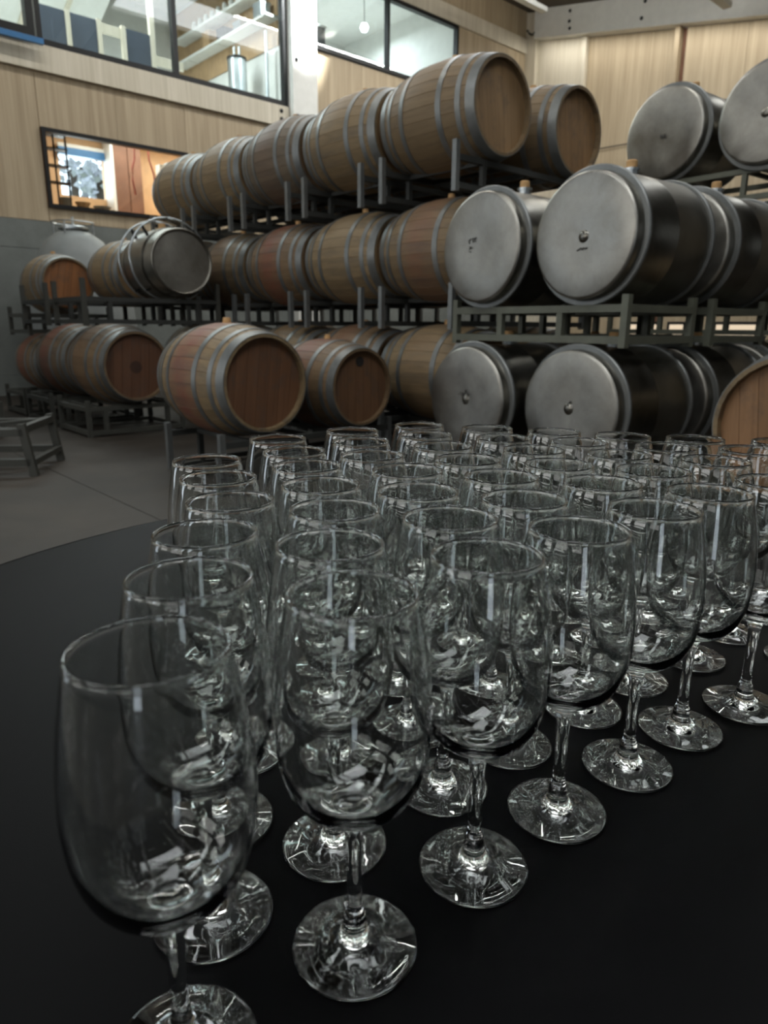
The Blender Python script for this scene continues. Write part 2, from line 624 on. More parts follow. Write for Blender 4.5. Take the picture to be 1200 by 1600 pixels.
for t, o in ((1.25, .12), (1.25, .32), (1.27, .46), (3.05, .12), (3.0, .42), (5.0, .2)):
    bo = link('bolt', boltm, wr, WR(t, -.22, ceiling_z(t) - o)); bo.rotation_euler = (math.radians(90), 0, AZ * -1 - math.pi / 2)
build('cable', MB().tube([WR(t, -.02, 4.90 + .03 * math.sin(t)) for t in (1.7, 2.0, 2.3, 2.6, 2.9, 3.3)], .012, 6), 'black_metal', wr)
# a lit opening low in the right wall, seen between the racks
w5 = sempty('window_5', 'low lit window of a room seen between the racks')
for k, (t0, t1, m) in enumerate(((3.2, 3.9, 'lit_window'), (4.2, 4.5, 'lit_window'), (5.2, 6.0, 'lit_window'))):
    build('window_pane', wbox(WR, t0, t1, -.015, .0, .80, 1.12), m, w5)
    build('window_frame', wbox(WR, t0 - .06, t1 + .06, -.012, .004, .74, 1.18), 'black_metal', w5)

# ------------------------------------------------------------------ the walls behind the viewer and the roof
wf = build('wall_front', wbox(WL, -8, 12.35, -18.2, -18.05, 0, 6), 'wall_dark')
struct(wf, 'dark wall behind the viewer')
wb = build('wall_side', wbox(WR, 0, 18.2, -22.2, -22.05, 0, 8.3), 'wall_dark')
struct(wb, 'dark wall at the far end on the left')
for k in range(3):
    s = -1.0 + k * 3.6
    window('window_%d' % (6 + k), 'unseen tall window added behind the viewer for daylight', s - 1.4, s + 1.4, 1.6, 4.2, (s,), .08, -18.06, -17.98, 'black_metal', WL, False)
for k in range(3):
    t = 5.6 + 5.0 * k
    window('window_%d' % (20 + k), 'unseen wide daylight window at the far end', t - 1.8, t + 1.8, 2.5, 4.7, (t,), .08, -22.06, -21.98, 'black_metal', WR, False)
cz = MB()
c = [WR(t, d, ceiling_z(t) + e) for t in (-.2, 18.4) for d in (-22.4, .3) for e in (0, .12)]
cz.add(c, [(0, 1, 3, 2), (4, 6, 7, 5), (0, 4, 5, 1), (2, 3, 7, 6), (0, 2, 6, 4), (1, 5, 7, 3)])
ceil = struct(build('ceiling', cz, 'roof_dark'), 'dim brown boarded shed roof')
for d in (-4.4, -8.8, -13.2, -17.6):
    c = [WR(t, d + x, ceiling_z(t) - e) for t in (.1, 18) for x in (0, .18) for e in (.55, 0)]
    build('rafter', MB().add(c, [(0, 1, 3, 2), (4, 6, 7, 5), (0, 4, 5, 1), (2, 3, 7, 6), (0, 2, 6, 4), (1, 5, 7, 3)]), 'white_paint', ceil)

# frames of the roof lights, the added one over the table included
for k, (t, d, L, W_, pw) in enumerate(SKYLIGHTS):
    wn = sempty('window_%d' % (11 + k), 'unseen glazed roof light strip')
    for t0, t1, d0, d1 in ((t - W_ / 2 - .06, t - W_ / 2, d - L / 2 - .06, d + L / 2 + .06), (t + W_ / 2, t + W_ / 2 + .06, d - L / 2 - .06, d + L / 2 + .06),
                           (t - W_ / 2, t + W_ / 2, d - L / 2 - .06, d - L / 2), (t - W_ / 2, t + W_ / 2, d + L / 2, d + L / 2 + .06)):
        c = [WR(a, b, ceiling_z(a) - e) for a in (t0, t1) for b in (d0, d1) for e in (.12, 0)]
        build('window_frame', MB().add(c, [(0, 1, 3, 2), (4, 6, 7, 5), (0, 4, 5, 1), (2, 3, 7, 6), (0, 2, 6, 4), (1, 5, 7, 3)]), 'white_paint', wn)

# LED battens
for i, (t, d, L, pw) in enumerate(BATTENS):
    z = ceiling_z(t) - .78
    p = WR(t, d, z)
    th = thing('batten_light', 'long white ceiling batten lamp hung under the roof', 'lamp', p, math.pi / 2 - AZ - math.pi / 2, 'ceiling batten lamps')
    th.rotation_euler = (0, 0, math.atan2(B.y, B.x))
    build('housing', MB().box(-L / 2, L / 2, -.07, .07, 0, .08), 'white_paint', th)
    build('rod', MB().box(-L / 2 + .3, -L / 2 + .32, -.01, .01, .08, .78), 'steel_plain', th)
    build('rod', MB().box(L / 2 - .32, L / 2 - .3, -.01, .01, .08, .78), 'steel_plain', th)

# batten whose end shows at the top of the picture
def fixture(t, d0, d1, z, label):
    th = thing('tube_light', label, 'lamp', WR(t, (d0 + d1) / 2, z))
    th.rotation_euler = (0, 0, math.atan2(B.y, B.x))
    L = d1 - d0
    build('housing', MB().box(-L / 2, L / 2, -.06, .06, .02, .14), 'white_paint', th)
    build('tube', MB().box(-L / 2 + .03, L / 2 - .03, -.035, .035, 0, .02), 'led', th)


# string of small dark beads by the corner
st = thing('bead_string', 'string of dark beads hanging by the upper corner', 'ornament', WL(11.5, -.30, 7.60))
for k in range(9):
    a = k / 8
    build('bead', MB().lathe([(0, -.03), (.026, -.015), (.03, 0), (.026, .015), (0, .03)], 10), 'black_metal', st,
          loc=Vector(WL(11.5 + .52 * a, -.30, 7.60 + .50 * a * a - .10 * math.sin(a * 3.14))) - Vector(WL(11.5, -.30, 7.60)))

# ------------------------------------------------------------------ rooms behind the windows
def room(name, s0, s1, depth, z0, z1, wall, ceil_m, label, back_opening=None):
    r = sempty(name, label)
    if back_opening:
        a0, a1, b0, b1 = back_opening
        for q in ((s0, a0, z0, z1), (a1, s1, z0, z1), (a0, a1, z0, b0), (a0, a1, b1, z1)):
            build('panel', wbox(WL, q[0], q[1], depth, depth + .08, q[2], q[3]), wall, r)
    else:
        build('panel', wbox(WL, s0, s1, depth, depth + .08, z0, z1), wall, r)
    build('panel', wbox(WL, s0 - .08, s0, .11, depth + .08, z0, z1), wall, r)
    build('panel', wbox(WL, s1, s1 + .08, .11, depth + .08, z0, z1), wall, r)
    build('panel', wbox(WL, s0 - .08, s1 + .08, .11, depth + .08, z0 - .08, z0), wall, r)
    build('panel', wbox(WL, s0 - .08, s1 + .08, .11, depth + .08, z1, z1 + .06), ceil_m, r)
    return r


mezz = room('wall_mezzanine', -3.0, 4.98, 4.2, 4.62, 7.5, 'white_paint', 'white_paint', 'white mezzanine room behind the long window')
def slope_box(s0, s1, e0, e1):
    c = []
    for q in (s0, s1):
        for d in (1.25, 4.18):
            for e in (e0, e1): c.append(WL(q, d, 7.35 - (d - 1.25) * .42 - e))
    return MB().add(c, [(0, 1, 3, 2), (4, 6, 7, 5), (0, 4, 5, 1), (2, 3, 7, 6), (0, 2, 6, 4), (1, 5, 7, 3)])


for k in range(9):                                   # boarded slope of the inner roof
    build('roof_board', slope_box(-2.9 + k * .655, -2.9 + k * .655 + .64, -.04, 0), 'white_paint', mezz)
    build('roof_batten', slope_box(-2.94 + k * .655, -2.87 + k * .655, 0, .05), 'ply_pale', mezz)
build('panel', wbox(WL, 4.955, 4.975, .2, 4.15, 5.9, 7.4), 'cardboard', mezz)
# low partition of dark blue panels between posts
part = thing('partition', 'low partition of dark blue panels behind the mezzanine glass', 'partition', WL(1.2, 1.0, 4.62))
part.rotation_euler = (0, 0, math.atan2(B.y, B.x))
for x0, x1 in ((-.2, .32), (.40, .81), (1.29, 1.71)):
    build('panel', MB().box(x0, x1, 0, .04, .55, 1.14), 'blue_panel', part)
for x in (.36, .85, 1.25):
    build('post', MB().box(x - .035, x + .035, -.02, .05, 0, 1.16), 'ply_pale', part)
build('post', MB().box(1.71, 1.79, -.02, .06, 0, 2.86), 'ply_pale', part)
build('rail', MB().box(.85, 1.25, 0, .04, .98, 1.12), 'ply_pale', part)
build('rail', MB().box(1.79, 2.3, 0, .04, .72, .86), 'ply_pale', part)
# shelves along the side wall, with glassware and boxes
for z, nm in ((6.31, 'lower'), (6.74, 'upper')):
    sh = thing('wall_shelf', 'white %s shelf on the mezzanine side wall' % nm, 'shelf', WL(4.83, 1.9, z))
    sh.rotation_euler = (0, 0, math.atan2(B.y, B.x))
    build('board', MB().box(-.15, .15, -1.75, 1.75, -.02, .02), 'white_paint', sh)
    for y in (-1.2, 0, 1.2):
        build('bracket', MB().bar((.14, y, -.02), (-.10, y, -.02), .02).bar((.14, y, -.16), (.14, y, -.02), .02), 'white_paint', sh)
jar = MB().lathe([(0, 0), (.05, 0), (.055, .03), (.055, .12), (.04, .15), (.042, .17), (0, .17)], 14).mesh('jar', 'white_paint', True, 40)
for k in range(11):
    o = link('jar', jar, None, WL(4.80, .5 + k * .24, 6.762))
    tag(o, 'small pale jar in the row on the upper mezzanine shelf', 'jar', 'jars on the upper mezzanine shelf')
for k, (d, hgt, m, lb) in enumerate(((.45, .22, 'steel_plain', 'grey picture box at the near end of the lower mezzanine shelf'), (1.15, .12, 'steel_plain', 'low grey tray on the lower mezzanine shelf'),
                                     (1.75, .17, 'black_metal', 'black box in the middle of the lower mezzanine shelf'), (2.3, .26, 'cardboard', 'tan carton far along the lower mezzanine shelf'))):
    bx = thing('storage_box', lb, 'box', WL(4.80, d, 6.332))
    bx.rotation_euler = (0, 0, math.atan2(B.y, B.x))
    build('carton', MB().box(-.1, .1, -.13, .13, 0, hgt), m, bx)
    build('lid', MB().box(-.11, .11, -.14, .14, hgt - .02, hgt + .01), m, bx)
pot = thing('steel_tank', 'small upright steel tank behind the mezzanine glass', 'tank', WL(4.55, .95, 4.62))
build('shell', MB().lathe([(0, 0), (.17, 0), (.17, 1.12), (0, 1.12)], 24), 'steel_plain', pot, True, 40)
build('lid', MB().lathe([(0, 1.12), (.18, 1.12), (.18, 1.16), (.1, 1.19), (0, 1.19)], 24), 'black_metal', pot, True, 40)
for x in (-.04, .05):
    build('pipe', MB().tube([(x, 0, 1.18), (x, 0, 1.34)], .022, 8), 'steel_plain', pot)
pl = thing('steel_pole', 'bright steel pole at the right end of the mezzanine window', 'pole', WL(4.80, .35, 4.62))
build('tube', MB().tube([(0, 0, 0), (0, 0, 1.5)], .03, 10), 'steel_plain', pl)
build('base_plate', MB().box(-.08, .08, -.08, .08, 0, .012), 'steel_plain', pl)

off = room('wall_office', 5.6, 9.6, 4.0, 5.70, 7.9, 'white_paint', 'white_paint', 'white upper office behind the two paned window')
for k, (s, d, z) in enumerate(((6.6, 1.2, 6.75), (8.2, 1.6, 7.35))):
    lp = thing('globe_lamp', ('lower' if k == 0 else 'higher') + ' round white lamp in the upper office', 'lamp', WL(s, d, z))
    build('globe', MB().lathe([(0, -.09), (.06, -.07), (.09, 0), (.06, .07), (0, .09)], 14), 'lamp_glow', lp, True)
    build('flex', MB().tube([(0, 0, .09), (0, 0, 7.9 - z)], .008, 6), 'black_metal', lp)
for k, (s, d, hgt, m) in enumerate(((5.85, .5, .42, 'black_metal'), (8.6, 2.8, .55, 'cardboard'), (9.0, 2.2, .45, 'grey_plastic'))):
    bx = thing('office_cabinet', ('dark', 'tan', 'grey')[k] + ' low cabinet in the upper office', 'cabinet', WL(s, d, 5.70))
    bx.rotation_euler = (0, 0, math.atan2(B.y, B.x))
    build('carcass', MB().box(-.25, .25, -.2, .2, 0, hgt + .35), m, bx)
    build('top', MB().box(-.27, .27, -.22, .22, hgt + .35, hgt + .38), 'white_paint', bx)

kit = room('wall_kitchen', .3, 4.4, 2.1, 2.55, 4.50, 'door_wood', 'white_paint', 'warm kitchen behind the lower window', (1.58, 2.36, 3.26, 3.92))
# view outside: a lawn and trees
gr = build('ground_outside', MB().box(-6, 14, 2.5, 30, 1.9, 2.0, WL), 'grass_green')
struct(gr, 'pale sunlit ground outside the kitchen window')
for k, (s, d, hgt, rr) in enumerate(((5.35, 10, 4.1, .55), (6.1, 14, 5.0, .8), (8.3, 19, 6.4, .9))):
    tr = thing('tree', ('nearest', 'middle', 'farthest')[k] + ' tree outside the kitchen window', 'tree', WL(s, d, 2.0))
    build('trunk', MB().tube([(0, 0, 0), (.05, 0, hgt * .45), (0, .05, hgt * .8)], .12, 7), 'tree_bark', tr)
    mb = MB()
    for q in range(60):
        a = random.uniform(0, 6.28); zz = random.uniform(-1, 1); rad = rr * random.uniform(.4, 1)
        cx, cyy, czz = rad * math.cos(a) * math.sqrt(1 - zz * zz), rad * math.sin(a) * math.sqrt(1 - zz * zz), hgt * .75 + rad * zz
        u = Vector((random.uniform(-1, 1), random.uniform(-1, 1), random.uniform(-1, 1))).normalized() * .14
        v = u.cross(Vector((random.uniform(-1, 1), 1, .3))).normalized() * .10
        c0 = Vector((cx, cyy, czz))
        mb.add([c0 - u, c0 + v, c0 + u, c0 - v], [(0, 1, 2, 3)])
    cr_ = build('crown', mb, 'tree_leaf', tr)
    cr_['kind'] = 'stuff'
rotB = math.atan2(B.y, B.x)
ks = thing('wire_shelf', 'black wire shelf at the left of the kitchen window', 'shelf', WL(.95, .6, 2.56)); ks.rotation_euler = (0, 0, rotB)
for x in (-.12, .06, .24):
    build('upright', MB().box(x - .012, x + .012, 0, .02, 0, 1.42), 'black_metal', ks)
for z in (.62, .86, 1.10, 1.30):
    build('shelf', MB().box(-.14, .26, -.02, .16, z, z + .018), 'black_metal', ks)
bb = thing('blue_blind', 'rolled blue blind above the kitchen daylight window', 'blind', WL(1.97, 2.02, 3.92)); bb.rotation_euler = (0, 0, rotB)
build('roll', MB().box(-.42, .42, -.05, .04, -.02, .10), 'blue_bar', bb)
build('rail', MB().box(-.42, .42, -.04, .0, .10, .16), 'white_paint', bb)
wr2 = thing('wardrobe', 'tall brown cupboard in the middle of the kitchen', 'cupboard', WL(2.62, 1.75, 2.56)); wr2.rotation_euler = (0, 0, rotB)
build('carcass', MB().box(-.22, .30, 0, .3, 0, 1.85), 'brown_wood', wr2)
build('door', MB().box(-.21, .03, -.02, 0, .02, 1.83), 'brown_wood', wr2)
build('door', MB().box(.05, .29, -.02, 0, .02, 1.83), 'brown_wood', wr2)
build('post', MB().box(-.27, -.22, -.03, .3, 0, 1.9), 'white_paint', wr2)
for k, x in enumerate((2.45, 2.75)):
    hs = thing('hanging_hose', ('red and white' if k == 0 else 'dark red') + ' hose hanging on the kitchen wall', 'hose', WL(x, 1.0, 2.9)); hs.rotation_euler = (0, 0, rotB)
    build('hose', MB().tube([(.05, 0, 1.55), (.02, 0, .90), (-.03, 0, .75), (-.04, 0, .55), (-.01, 0, .32)] if k == 0 else [(-.03, 0, 1.55), (-.02, 0, .92), (.05, 0, .7), (.07, 0, .34)], .016, 8), 'red_hose', hs)
    build('hook', MB().tube([(.05 if k == 0 else -.03, 0, 1.55), (.0, 0, 1.60)], .02, 6), 'steel_plain', hs)
ds = thing('paper_dispenser', 'white wall dispenser at the right of the kitchen window', 'dispenser', WL(3.0, 1.0, 3.34)); ds.rotation_euler = (0, 0, rotB)
build('body', MB().box(-.12, .05, -.08, .08, .12, .42), 'white_paint', ds)
build('drum', MB().lathe([(0, -.08), (.12, -.08), (.12, .08), (0, .08)], 20), 'grey_plastic', ds, True, 40, (.12, 0, .38), (math.radians(90), 0, 0))
build('spout', MB().box(-.09, .0, -.07, .03, 0, .12), 'brown_wood', ds)
ct = thing('kitchen_counter', 'kitchen counter under the daylight window', 'counter', WL(1.5, .75, 2.56)); ct.rotation_euler = (0, 0, rotB)
build('carcass', MB().box(-.55, .6, 0, .5, 0, .28), 'white_paint', ct)
build('top', MB().box(-.58, .63, -.03, .52, .28, .32), 'cardboard', ct)
for k, (s, rr, hh, m, lb) in enumerate(((1.22, .10, .14, 'grey_plastic', 'grey pot on the kitchen counter beside the wire shelf'), (1.50, .12, .10, 'cardboard', 'tan bowl in the middle of the kitchen counter'), (1.82, .14, .07, 'grey_plastic', 'wide grey bowl at the right of the kitchen counter'))):
    bo = thing('bowl', lb, 'bowl', WL(s, .95, 2.881))
    build('shell', MB().lathe([(0, 0), (rr * .6, 0), (rr, hh), (rr * .93, hh), (rr * .55, .01), (0, .01)], 20), m, bo, True, 50)
    build('rim', MB().lathe([(rr * .99, hh - .01), (rr * 1.05, hh - .005), (rr * 1.05, hh + .004), (rr * .95, hh + .004)], 20), m, bo, True)

# ------------------------------------------------------------------ barrels
BL, BR, HR = .485, .40, .326
NS = 28


def prof(x):
    return BR - (BR - HR) * (abs(x) / BL) ** 1.9


def stave_mesh():
    mb = MB()
    st_ = [-BL, -BL * .8, -BL * .5, -BL * .18, BL * .18, BL * .5, BL * .8, BL]
    h = math.pi / NS
    rings = []
    for x in st_:
        r = prof(x)
        ring = []
        for a, dr in ((-h * .999, -.003), (-h * .94, 0), (0, 0.0008), (h * .94, 0), (h * .999, -.003)):
            ring.append(len(mb.v)); mb.v.append((x, (r + dr) * math.sin(a), (r + dr) * math.cos(a)))
        rings.append(ring)
    for p, q in zip(rings, rings[1:]):
        for k in range(4): mb.f.append((p[k], p[k + 1], q[k + 1], q[k]))
    for e, sgn in ((0, -1), (-1, 1)):                 # stave end and the inside of the chime
        x = st_[e]; r = prof(x) - .020
        i = len(mb.v)
        mb.v += [(x, r * math.sin(-h), r * math.cos(h)), (x, r * math.sin(h), r * math.cos(h)),
                 (x - sgn * .05, r * math.sin(-h), r * math.cos(h)), (x - sgn * .05, r * math.sin(h), r * math.cos(h))]
        g = rings[e]
        mb.f.append((g[0], g[1], g[2], g[3], g[4], i + 1, i) if sgn < 0 else (i, i + 1, g[4], g[3], g[2], g[1], g[0]))
        mb.f.append((i, i + 1, i + 3, i + 2) if sgn < 0 else (i + 2, i + 3, i + 1, i))
    me = mb.mesh('stave', 'stave', True, 25)
    me.materials.append(MAT['headwood'])
    for p in me.polygons:
        if p.index >= 28: p.material_index = 1
    return me


def hoop_mesh(x0, x1, t=.004):
    pr = []
    for k in range(4):
        x = x0 + (x1 - x0) * k / 3
        pr.append((prof(x) + t, x))
    pr = [(prof(x0) - .002, x0)] + pr + [(prof(x1) - .002, x1)]
    return MB().lathe(pr, 56, 'X').mesh('hoop', 'hoop_steel', True, 40)


def head_boards(n=7):
    R = HR - .021
    out = []
    wd = 2 * R / n
    for k in range(n):
        y0, y1 = -R + k * wd + .0012, -R + (k + 1) * wd - .0012
        ys = [y0 + (y1 - y0) * j / 4 for j in range(5)]
        top = [(y, math.sqrt(max(0, R * R - y * y))) for y in ys]
        poly = top + [(y, -z) for y, z in reversed(top)]
        mb = MB()
        N = len(poly)
        for x in (0, .016):
            mb.v += [(x, y, z) for y, z in poly]
        mb.f.append(tuple(range(N, 2 * N)))
        mb.f.append(tuple(reversed(range(N))))
        for j in range(N): mb.f.append((j, (j + 1) % N, N + (j + 1) % N, N + j))
        out.append(mb.mesh('head_board', 'headwood'))
    return out


STAVE = stave_mesh()
HOOPS = [hoop_mesh(*q) for q in ((-BL, -BL + .070), (-.375, -.335), (-.215, -.17), (.17, .215), (.335, .375), (BL - .070, BL))]
HEADB = head_boards()
BACKHEAD = MB().lathe([(0, -BL + .045), (HR - .021, -BL + .045)], 32, 'X').mesh('head', 'headwood')
NEARHEAD = MB().lathe([(0, BL - .045), (HR - .021, BL - .045)], 32, 'X').mesh('head', 'headwood')
BUNG = MB().lathe([(0, .035), (.026, .033), (.030, 0), (.030, -.02)], 14).mesh('bung', 'bung', True, 50)
BODY = MB().lathe([(HR - .03, -BL)] + [(prof(x), x) for x in (-BL, -.4, -.28, -.14, 0, .14, .28, .4, BL)] + [(HR - .03, BL)], 40, 'X').mesh('body', 'stave', True, 40)
NEAR = -A
ROT_BARREL = math.atan2(NEAR.y, NEAR.x)
OAK = [(122, 104, 78), (126, 106, 78), (112, 98, 80), (136, 116, 86), (112, 92, 68), (120, 98, 72)]


def barrel(center, label, group=None, rot=ROT_BARREL, scale=1.0, oak=0, stain=0.0, roll=None, head=None, simple=False, bung=True):
    t = thing('oak_barrel', label, 'barrel', center, rot, group, scale)
    c = (*lin(OAK[oak % len(OAK)]), stain)
    roll = random.uniform(-.15, .15) if roll is None else roll
    if simple:
        link('body', BODY, t, color=c)
    else:
        for k in range(NS):
            link('stave', STAVE, t, rot=(2 * math.pi * k / NS + roll, 0, 0), color=c)
    for hm in HOOPS:
        link('hoop', hm, t)
    hc = (*lin(tuple(.88 * x for x in (head or (172, 138, 98)))), 0)
    link('head', BACKHEAD, t, color=hc)
    if simple:
        link('head', NEARHEAD, t, color=hc)
    else:
        hr = random.uniform(-.25, .25)
        for hb_ in HEADB:
            link('head_board', hb_, t, (BL - .058, 0, 0), (hr, 0, 0), color=hc)
    if bung: link('bung', BUNG, t, (0, 0, BR))
    return t


def from_head(h, scale=1.0, n=NEAR):
    p = Vector(h) - n * (BL * scale)
    return (p.x, p.y, h[2])


# ------------------------------------------------------------------ racks
RM = {}


def rbox(dx, dy, dz, mat):
    key = (round(dx, 3), round(dy, 3), round(dz, 3), mat)
    if key not in RM:
        RM[key] = MB().box(-dx / 2, dx / 2, -dy / 2, dy / 2, -dz / 2, dz / 2).mesh('rail', mat)
    return RM[key]


def rack(loc, rot, W, D, H, label, mat='rack_paint', tall=.05, verts=(-.33, .33), group=None, sides=True, pmat=None):
    """box frame: long side W across the barrels (local Y), D along them (local X)"""
    t = thing('barrel_rack', label, 'rack', loc, rot, group)
    k = .040
    for x in (-D / 2, D / 2):
        for y in (-W / 2, W / 2):
            link('post', rbox(k, k, H + tall, pmat or mat), t, (x, y, (H + tall) / 2))
        for z in (H - k / 2, k * .5 + .02):
            link('long_rail', rbox(k, W - k, k, mat), t, (x, 0, z))
        for f in verts:
            link('upright', rbox(k * .9, k, H - 2 * k - .02, mat), t, (x, W * f / 1.0, (H + .02) / 2))
    for y in ((-W / 2, W / 2) if sides else (0,)):
        link('side_rail', rbox(D - k, k, k, mat), t, (0, y, H - k / 2))
        link('side_rail', rbox(D - k, k, k, mat), t, (0, y, k * .5 + .02))
    for y in (-W / 4 - .14, -W / 4 + .14, W / 4 - .14, W / 4 + .14):
        link('cradle_bar', rbox(D - k, k * .8, k * .8, mat), t, (0, y, H - k * .45))
    return t


ROW = Vector((.52, 5.95, 0))
LV = [.665, 1.625, 2.585]
LVN = ['bottom', 'middle', 'top']
ORD = ['nearest', 'second', 'third', 'fourth', 'farthest']
stains = {(0, 2): (1, 0), (1, 2): (3, 0), (2, 2): (2, .25), (3, 2): (3, 0), (4, 2): (3, 0),
          (0, 1): (1, .7), (1, 1): (3, 0), (2, 1): (5, 1.3), (3, 1): (0, .3), (4, 1): (3, 0),
          (0, 0): (3, .2), (1, 0): (5, .5), (2, 0): (3, .2), (3, 0): (1, .2), (4, 0): (0, 0)}
for lv in (2, 1, 0):
    for c_ in range(5):
        p = ROW + A * (1.04 * c_)
        ok, sn = stains[(c_, lv)]
        barrel((p.x, p.y, LV[lv]), 'oak barrel, %s from the viewer in the %s tier of the long barrel stack' % (ORD[c_], LVN[lv]),
               'barrels of the long stack', oak=ok, stain=sn)
        q = p + B * .49
        z0 = 0.0 if lv == 0 else LV[lv] - .60
        rack((q.x, q.y, z0), ROT_BARREL, 1.76, .78, .245 if lv else .285, 'grey steel rack under the %s barrel pair, %s tier of the long stack' % (ORD[c_], LVN[lv]), 'rack_dark', .09, group='racks of the long stack', sides=False, pmat='galv')
        q = p + B * .98
        if c_ == 0 and lv == 2:
            barrel((q.x, q.y, LV[lv]), 'top oak barrel seen half behind the foremost barrel, pale wall behind it', oak=1, head=(172, 134, 92))
        elif c_ < 4:
            barrel((q.x, q.y, LV[lv]), 'oak barrel in the dark back row of the long stack', 'back row barrels of the long stack', oak=c_, simple=True)

# two barrels on a low rack in front of the stack
lb1 = barrel(from_head((-.80, 4.75, .662)), 'large oak barrel with wine red bilge stain, low in front of the stack', oak=3, stain=1.5, head=(130, 90, 62))
lb2 = barrel(from_head((-.165, 5.26, .60), .87), 'smaller oak barrel with a dark plug and square stamp on its head', scale=.87, oak=5, stain=1.2, head=(132, 96, 68))
build('plug', MB().lathe([(0, .006), (.042, .006), (.042, 0)], 20, 'X'), 'dark_mark', lb2, loc=(BL - .042, 0, .215))
sm = MB()
for y0, y1, z0, z1 in ((-.06, .06, .055, .06), (-.06, .06, -.06, -.055), (-.06, -.055, -.06, .06), (.055, .06, -.06, .06), (-.03, .03, .02, .026), (-.03, .03, -.02, -.014), (-.03, .02, 0, .006)):
    sm.box(0, .001, y0, y1, z0, z1)
build('stamp', sm, 'brown_wood', lb2, loc=(BL - .0415, 0, 0))
q = (Vector(from_head((-.80, 4.75, 0))) + Vector(from_head((-.165, 5.26, 0), .87))) / 2
rack((q.x, q.y, 0), ROT_BARREL, 1.5, .78, .285, 'grey steel rack under the red stained barrel', 'rack_dark', .06, sides=False, pmat='galv')

# group at the left
hL = Vector((-2.38, 6.80, .655))
lb3 = barrel(from_head(hL), 'dark headed oak barrel with grey hoops, foremost of the low left row', oak=4, stain=.2, head=(112, 76, 54))
build('stain', MB().lathe([(0, .001), (.06, .001)], 18, 'X'), 'burnt', lb3, loc=(BL - .0415, 0, -.01))
h4 = hL + A * 1.04
barrel(from_head(h4), 'reddish oak barrel, second in the low left row', oak=5, stain=1.4)
h5 = hL + A * 2.15
barrel(from_head((h5.x, h5.y, .60), .87), 'small red oak barrel, last of the low left row', scale=.87, oak=5, stain=1.4)
lu = barrel(from_head((-3.62, 8.32, 1.49), .87), 'upper left oak barrel with plain orange brown head', scale=.87, oak=0, head=(170, 112, 66))
pL = Vector(from_head(hL))
for k, (hh, nm) in enumerate(((hL, 'dark headed'), (h4, 'reddish'))):
    q = Vector(from_head(hh))
    rack((q.x, q.y, 0), ROT_BARREL, .95, .78, .285, 'grey steel floor rack under the %s barrel at the left' % nm, 'rack_paint', .06)
    q = q + B * .27
    rack((q.x, q.y, 1.03), ROT_BARREL, 1.36, .78, .26, 'dark steel rack on top of the %s barrel at the left' % nm, 'rack_dark', .16, pmat='rack_paint')
q = Vector(from_head((h5.x, h5.y, 0), .87))
rack((q.x, q.y, 0), ROT_BARREL, .86, .72, .27, 'grey steel floor rack under the small red barrel', 'rack_paint', .06)
q = Vector(from_head((-3.62, 8.32, 0), .87))
rack((q.x, q.y, .92), ROT_BARREL, .9, .72, .24, 'dark steel rack under the upper left barrel', 'rack_paint', .08)
pS = Vector(from_head((-2.03, 7.2, 1.64)))
for k in (1,):
    q = pS + A * (1.0 * k) + B * .1
    barrel((q.x, q.y, 1.60), ('wooden barrel just behind the ringed steel barrel', 'farther wooden barrel behind the ringed steel barrel')[k - 1], oak=3, scale=.9)


# ------------------------------------------------------------------ ringed steel barrels
def ringed_barrel(loc, rot, label, R=.345, L=.48):
    t = thing('steel_barrel', label, 'barrel', loc, rot)
    pr = [(0, -L), (R * .86, -L), (R * .92, -L + .02), (R, -L * .45), (R * 1.015, 0), (R, L * .45), (R * .92, L - .03), (R * .89, L), (R * .86, L), (R * .85, L - .012), (0, L - .014)]
    build('shell', MB().lathe(pr, 48, 'X'), 'drum_face', t, True, 35)
    build('chime', MB().lathe([(R * .86, L - .005), (R * .91, L - .02), (R * .925, L), (R * .90, L + .014), (R * .85, L + .006)], 48, 'X', True), 'drum_steel', t, True)
    for x in (-.17, .17):
        pts = [(x, R * 1.22 * math.sin(a), .03 + R * 1.2 * math.cos(a)) for a in [2 * math.pi * k / 40 for k in range(41)]]
        ring = build('carrying_ring', MB().tube(pts, .011, 8), 'steel_plain', t, True)
        for a in (-.7, .7, 2.4, -2.4):
            y, z = math.sin(a), math.cos(a)
            build('lug', MB().bar((x, R * .98 * y, R * .98 * z), (x, R * 1.22 * y, .03 + R * 1.2 * z), .03, .02), 'black_metal', ring)
        build('weld_band', MB().lathe([(R * 1.0, x * 1.6 - .02), (R * 1.012, x * 1.6 - .012), (R * 1.012, x * 1.6 + .012), (R * 1.0, x * 1.6 + .02)], 48, 'X'), 'drum_steel', t, True)
    build('bung', MB().lathe([(0, .06), (.035, .06), (.04, 0)], 14), 'bung', t, True, 40, (0, 0, R))
    return t


ringed_barrel((pS.x + .08, pS.y, 1.64), math.atan2(-.80, .60), 'ringed steel barrel on the dark rack at the left', R=.335)

